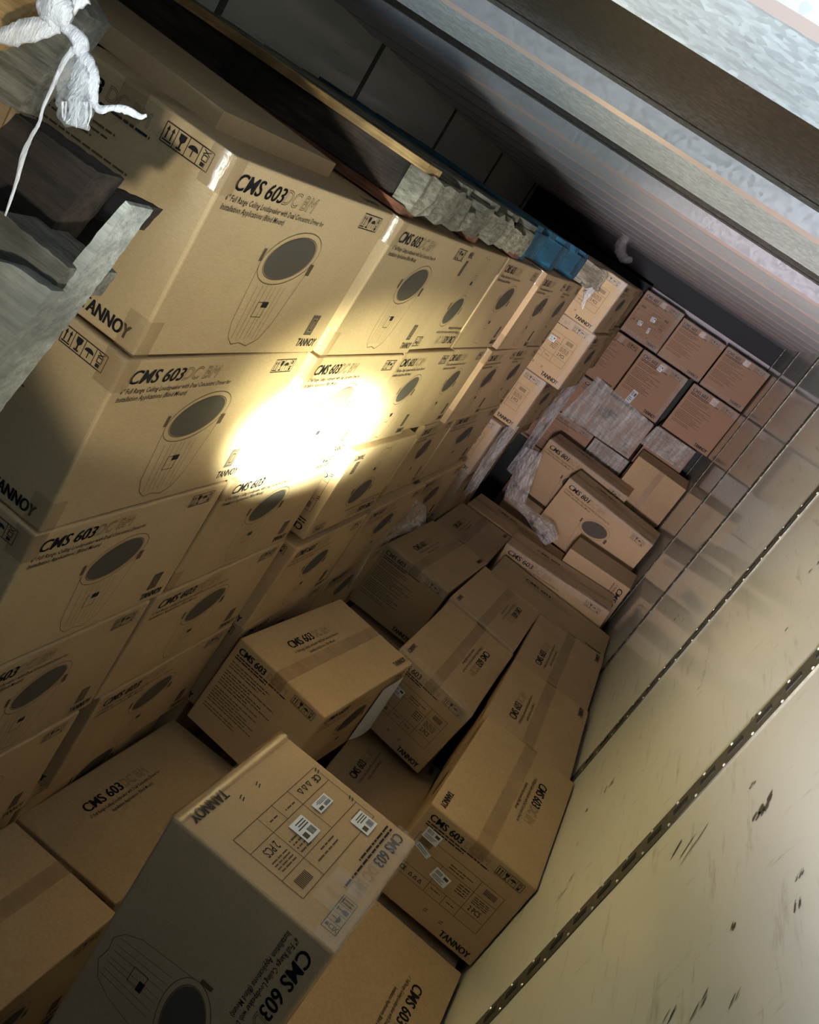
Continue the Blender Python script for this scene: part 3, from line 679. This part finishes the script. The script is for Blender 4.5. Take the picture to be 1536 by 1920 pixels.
# near pallet leaning at the upper left, each timber of its own
near = bpy.data.objects.new('wooden_pallet', None); COL.objects.link(near); near.location = W((-1.15, 1.3, -.6))
tag(near, 'worn grey pallet close up at the left edge, film knotted to it', 'pallet')
def slab(name, pix, y, depth, mat, parent, seed=0, tilt=0.0, rough=.003, lab=None):
    # timber whose front outline was measured on the plane y = const (tilt adds depth with z); given real thickness
    r = random.Random(seed); pts = []
    for i in range(len(pix)):
        a, b = Vector(pix[i]), Vector(pix[(i+1) % len(pix)]); k = max(1, int((b-a).length/12))
        for j in range(k):
            q = a.lerp(b, j/k); pts.append((q.x+(r.uniform(-1, 1)*1.6 if j else 0), q.y+(r.uniform(-1, 1)*1.6 if j else 0)))
    F = [on(u, v, 1, y) for u, v in pts]; n = len(F); c = sum(F, Vector())/n
    B = [p+Vector((0, depth, 0)) for p in F]
    P = parent.location
    vs = [W(p)-P for p in F+B]; fs = [tuple(range(n)), tuple(range(2*n-1, n-1, -1))]+[(i, i+n, (i+1) % n+n, (i+1) % n) for i in range(n)]
    o = link(name, vs, fs, mat, parent=parent)
    if lab: o['label'] = lab
    return o
slab('deck_board', [(-60, 40), (130, -40), (168, 30), (30, 206), (-60, 160)], 1.25, .05, 'wood_grey', near, 1)
slab('deck_board', [(-60, 300), (30, 212), (182, 322), (75, 455), (-60, 360)], 1.28, .07, 'wood_dark', near, 2, lab='dark brown board')
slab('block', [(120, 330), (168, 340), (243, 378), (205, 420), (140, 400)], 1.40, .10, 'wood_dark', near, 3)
slab('block', [(-60, 420), (0, 395), (128, 502), (96, 548), (20, 510), (-60, 480)], 1.20, .12, 'wood_grey', near, 4)
slab('deck_board', [(-60, 470), (30, 500), (96, 545), (0, 662), (-60, 720)], 1.17, .03, 'wood_pale', near, 5, lab='pale board with coarse saw marks')
slab('edge_board', [(236, 376), (243, 384), (128, 545), (-60, 790), (-60, 720), (90, 548), (207, 408)], 1.22, .06, 'wood_pale', near, 6, lab='pale blue-grey edge board')
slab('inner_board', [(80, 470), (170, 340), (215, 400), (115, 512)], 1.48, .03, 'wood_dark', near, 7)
slab('deck_board', [(-60, -60), (80, -60), (60, 20), (0, 62), (-60, 80)], 1.15, .05, 'wood_yellow', near, 8)

# ------------------------------------------------------------------ plastic film
def tube(name, pix, y, radii, mat, parent=None, seed=0, crumple=.3, flat=.5, seg=10, sub=5):
    r = random.Random(seed); P = [on(u, v, 1, yy) for (u, v), yy in zip(pix, y if isinstance(y, (list, tuple)) else [y]*len(pix))]
    C = []; RR = []
    for i in range(len(P)-1):
        p0 = P[max(i-1, 0)]; p1 = P[i]; p2 = P[i+1]; p3 = P[min(i+2, len(P)-1)]
        for k in range(sub):
            t = k/sub; C.append(.5*((2*p1)+(p2-p0)*t+(2*p0-5*p1+4*p2-p3)*t*t+(3*p1-p0-3*p2+p3)*t**3)); RR.append(radii[i]*(1-t)+radii[i+1]*t)
    C.append(P[-1]); RR.append(radii[-1])
    vs = []; fs = []; n = len(C)
    ph = [r.uniform(.6, 1.25) for _ in range(seg)]
    for i in range(n):
        d = (C[min(i+1, n-1)]-C[max(i-1, 0)]).normalized(); a = d.cross(Vector((0, 1, 0))).normalized(); b = d.cross(a)
        for k in range(seg):
            t = 2*math.pi*k/seg; q = ph[k]*(1+r.uniform(-1, 1)*crumple)
            vs.append(C[i]+a*math.cos(t)*RR[i]*q+b*math.sin(t)*RR[i]*q*flat)
    for i in range(n-1):
        for k in range(seg): fs.append((i*seg+k, i*seg+(k+1) % seg, (i+1)*seg+(k+1) % seg, (i+1)*seg+k))
    fs.append(tuple(range(seg))[::-1]); fs.append(tuple(range((n-1)*seg, n*seg)))
    off = parent.location if parent else Vector((0, 0, 0))
    return link(name, [W(v)-off for v in vs], fs, mat, parent=parent, smooth=True)
kn = bpy.data.objects.new('stretch_film', None); COL.objects.link(kn); kn.location = W(on(110, 25, 1, 1.12))
tag(kn, 'white stretch film knotted into a bow with frayed tails, hanging at the upper left corner', 'plastic film')
yk = 1.12
tube('knot', [(100, -30), (112, 10), (118, 35), (118, 52)], yk, [.022, .030, .024, .008], 'film_white', kn, 1, .12, .7)
tube('loop', [(112, 45), (70, 52), (30, 62), (-2, 70)], yk, [.010, .013, .014, .007], 'film_white', kn, 2, .12)
tube('loop', [(75, 0), (90, 20), (108, 42)], yk, [.010, .016, .012], 'film_white', kn, 3, .15)
tube('loop', [(120, 30), (140, 5), (160, -10)], yk, [.008, .010, .012], 'film_white', kn, 4, .12)
tube('tail', [(116, 48), (138, 62), (152, 85), (148, 105)], yk, [.006, .009, .013, .010], 'film_white', kn, 5, .10)
tube('tail', [(148, 100), (162, 125), (168, 150), (172, 175), (178, 195)], yk, [.010, .013, .015, .009, .005], 'film_white', kn, 6, .12)
tube('tail', [(148, 100), (132, 130), (128, 165), (132, 200), (140, 235)], yk, [.009, .016, .022, .024, .014], 'film', kn, 7, .25)
tube('tail', [(150, 110), (148, 150), (150, 190), (142, 238)], yk, [.010, .020, .026, .018], 'film_heavy', kn, 8, .30)
tube('tail', [(170, 185), (188, 205), (206, 202), (235, 205), (262, 218), (275, 216)], yk, [.006, .006, .004, .006, .004, .0015], 'film_white', kn, 9, .2)
tube('strand', [(140, 92), (118, 120), (98, 165), (82, 200), (74, 230), (60, 255), (45, 290), (30, 345), (10, 405)], yk, [.005, .004, .003, .0025, .0025, .003, .0045, .003, .0015], 'film_white', kn, 10, .15)
for k in range(9):
    r = random.Random(40+k); u0 = 118+k*6.5
    tube('strand', [(u0, 190), (u0+r.uniform(-8, 8), 215), (u0+r.uniform(-8, 6), 232+r.uniform(-8, 10))], yk, [.002, .0018, .001], 'film_white', kn, 20+k, .3, seg=6)
tube('strand', [(178, 190), (182, 202), (192, 212), (205, 206)], yk, [.002, .002, .002, .001], 'film_white', kn, 33, .2, seg=6)

def filmsheet(name, left, right, ydep, mat, seed, amp, label=None, parent=None, nu=14, nv=36, cat='plastic film'):
    # crumpled sheet between two measured edges; ydep = depth at start and end (and bow)
    r = random.Random(seed); vs = []; fs = []
    def samp(P, t):
        f = t*(len(P)-1); i = min(int(f), len(P)-2); f -= i; return (P[i][0]*(1-f)+P[i+1][0]*f, P[i][1]*(1-f)+P[i+1][1]*f)
    k = [(r.uniform(3, 14), r.uniform(2, 10), r.uniform(0, 6.28), r.uniform(.3, 1)) for _ in range(9)]
    for i in range(nv+1):
        t = i/nv; a = samp(left, t); b = samp(right, t); y = ydep[0]*(1-t)+ydep[1]*t
        for j in range(nu+1):
            s_ = j/nu; u = a[0]*(1-s_)+b[0]*s_; v = a[1]*(1-s_)+b[1]*s_
            h = sum(w*abs(math.sin(p*s_+q*t*2+ph)) for p, q, ph, w in k)/9 + r.uniform(-.12, .12)
            p = on(u, v, 1, y); d = p.normalized()
            vs.append(p - d*(h*amp) - d*math.sin(math.pi*s_)*amp*.8)
    for i in range(nv):
        for j in range(nu): q = i*(nu+1)+j; fs.append((q, q+1, q+nu+2, q+nu+1))
    o = link(name, [W(v) for v in vs], fs, mat, smooth=False)
    c = W(sum(vs, Vector())/len(vs))
    for vert in o.data.vertices: vert.co -= c
    o.location = c
    tag(o, label, cat); return o
filmsheet('stretch_film', [(770, 930), (735, 975), (700, 1010), (668, 1060), (650, 1105)], [(800, 950), (798, 985), (760, 1000), (705, 1020), (672, 1080)], (5.7, 4.9), 'film_heavy', 3, .10, 'crumpled clear film spilling into the black gap beside the left stack')
filmsheet('stretch_film', [(985, 838), (965, 880), (945, 930), (985, 970), (1020, 1025)], [(1018, 850), (1000, 900), (985, 945), (1040, 985), (1048, 1010)], (8.4, 8.2), 'film_heavy', 8, .10, 'bunched clear film draped in front of the grille print cartons')
filmsheet('stretch_film', [(1120, 705), (1085, 745), (1052, 775)], [(1225, 795), (1200, 830), (1178, 860)], (10.74, 10.74), 'film_glare', 12, .05, 'taut glaring film over the long wrapped carton of the far stack')
filmsheet('stretch_film', [(1117, 822), (1092, 850)], [(1180, 866), (1150, 900)], (10.72, 10.72), 'film_glare', 14, .04, 'bright wrinkled film over the fourth row carton of the far stack')
filmsheet('stretch_film', [(1232, 799), (1200, 830)], [(1303, 846), (1272, 880)], (10.74, 10.74), 'film_glare', 15, .06, 'glittering film over the wrapped carton at the right of the far stack')
filmsheet('stretch_film', [(948, 800), (905, 860), (880, 905), (868, 925)], [(975, 800), (925, 870), (895, 915), (875, 930)], (7.0, 6.9), 'film_heavy', 17, .05, 'glinting film strip hanging down the farther left stack')
filmsheet('stretch_film', [(1080, 700), (1030, 760), (985, 830), (950, 880)], [(1098, 705), (1048, 775), (1000, 840), (960, 890)], (9.6, 8.8), 'film_heavy', 18, .05, 'long greenish film strip between the farther left stack and the far stack')
tube('stretch_film', [(1100, 530), (1108, 545), (1098, 560), (1092, 580)], 6.4, [.02, .03, .02, .008], 'film_heavy', None, 50, .4); tag(bpy.data.objects[-1] if False else COL.objects[-1], 'small tuft of clear film at the corner of the far carton stack', 'plastic film')
tube('stretch_film', [(1174, 436), (1173, 448), (1165, 462), (1166, 478), (1176, 486), (1186, 486)], 9.9, [.012, .05, .06, .055, .045, .02], 'film', None, 51, .3); tag(COL.objects[-1], 'small scrap of clear film dangling from the roof bow', 'plastic film')
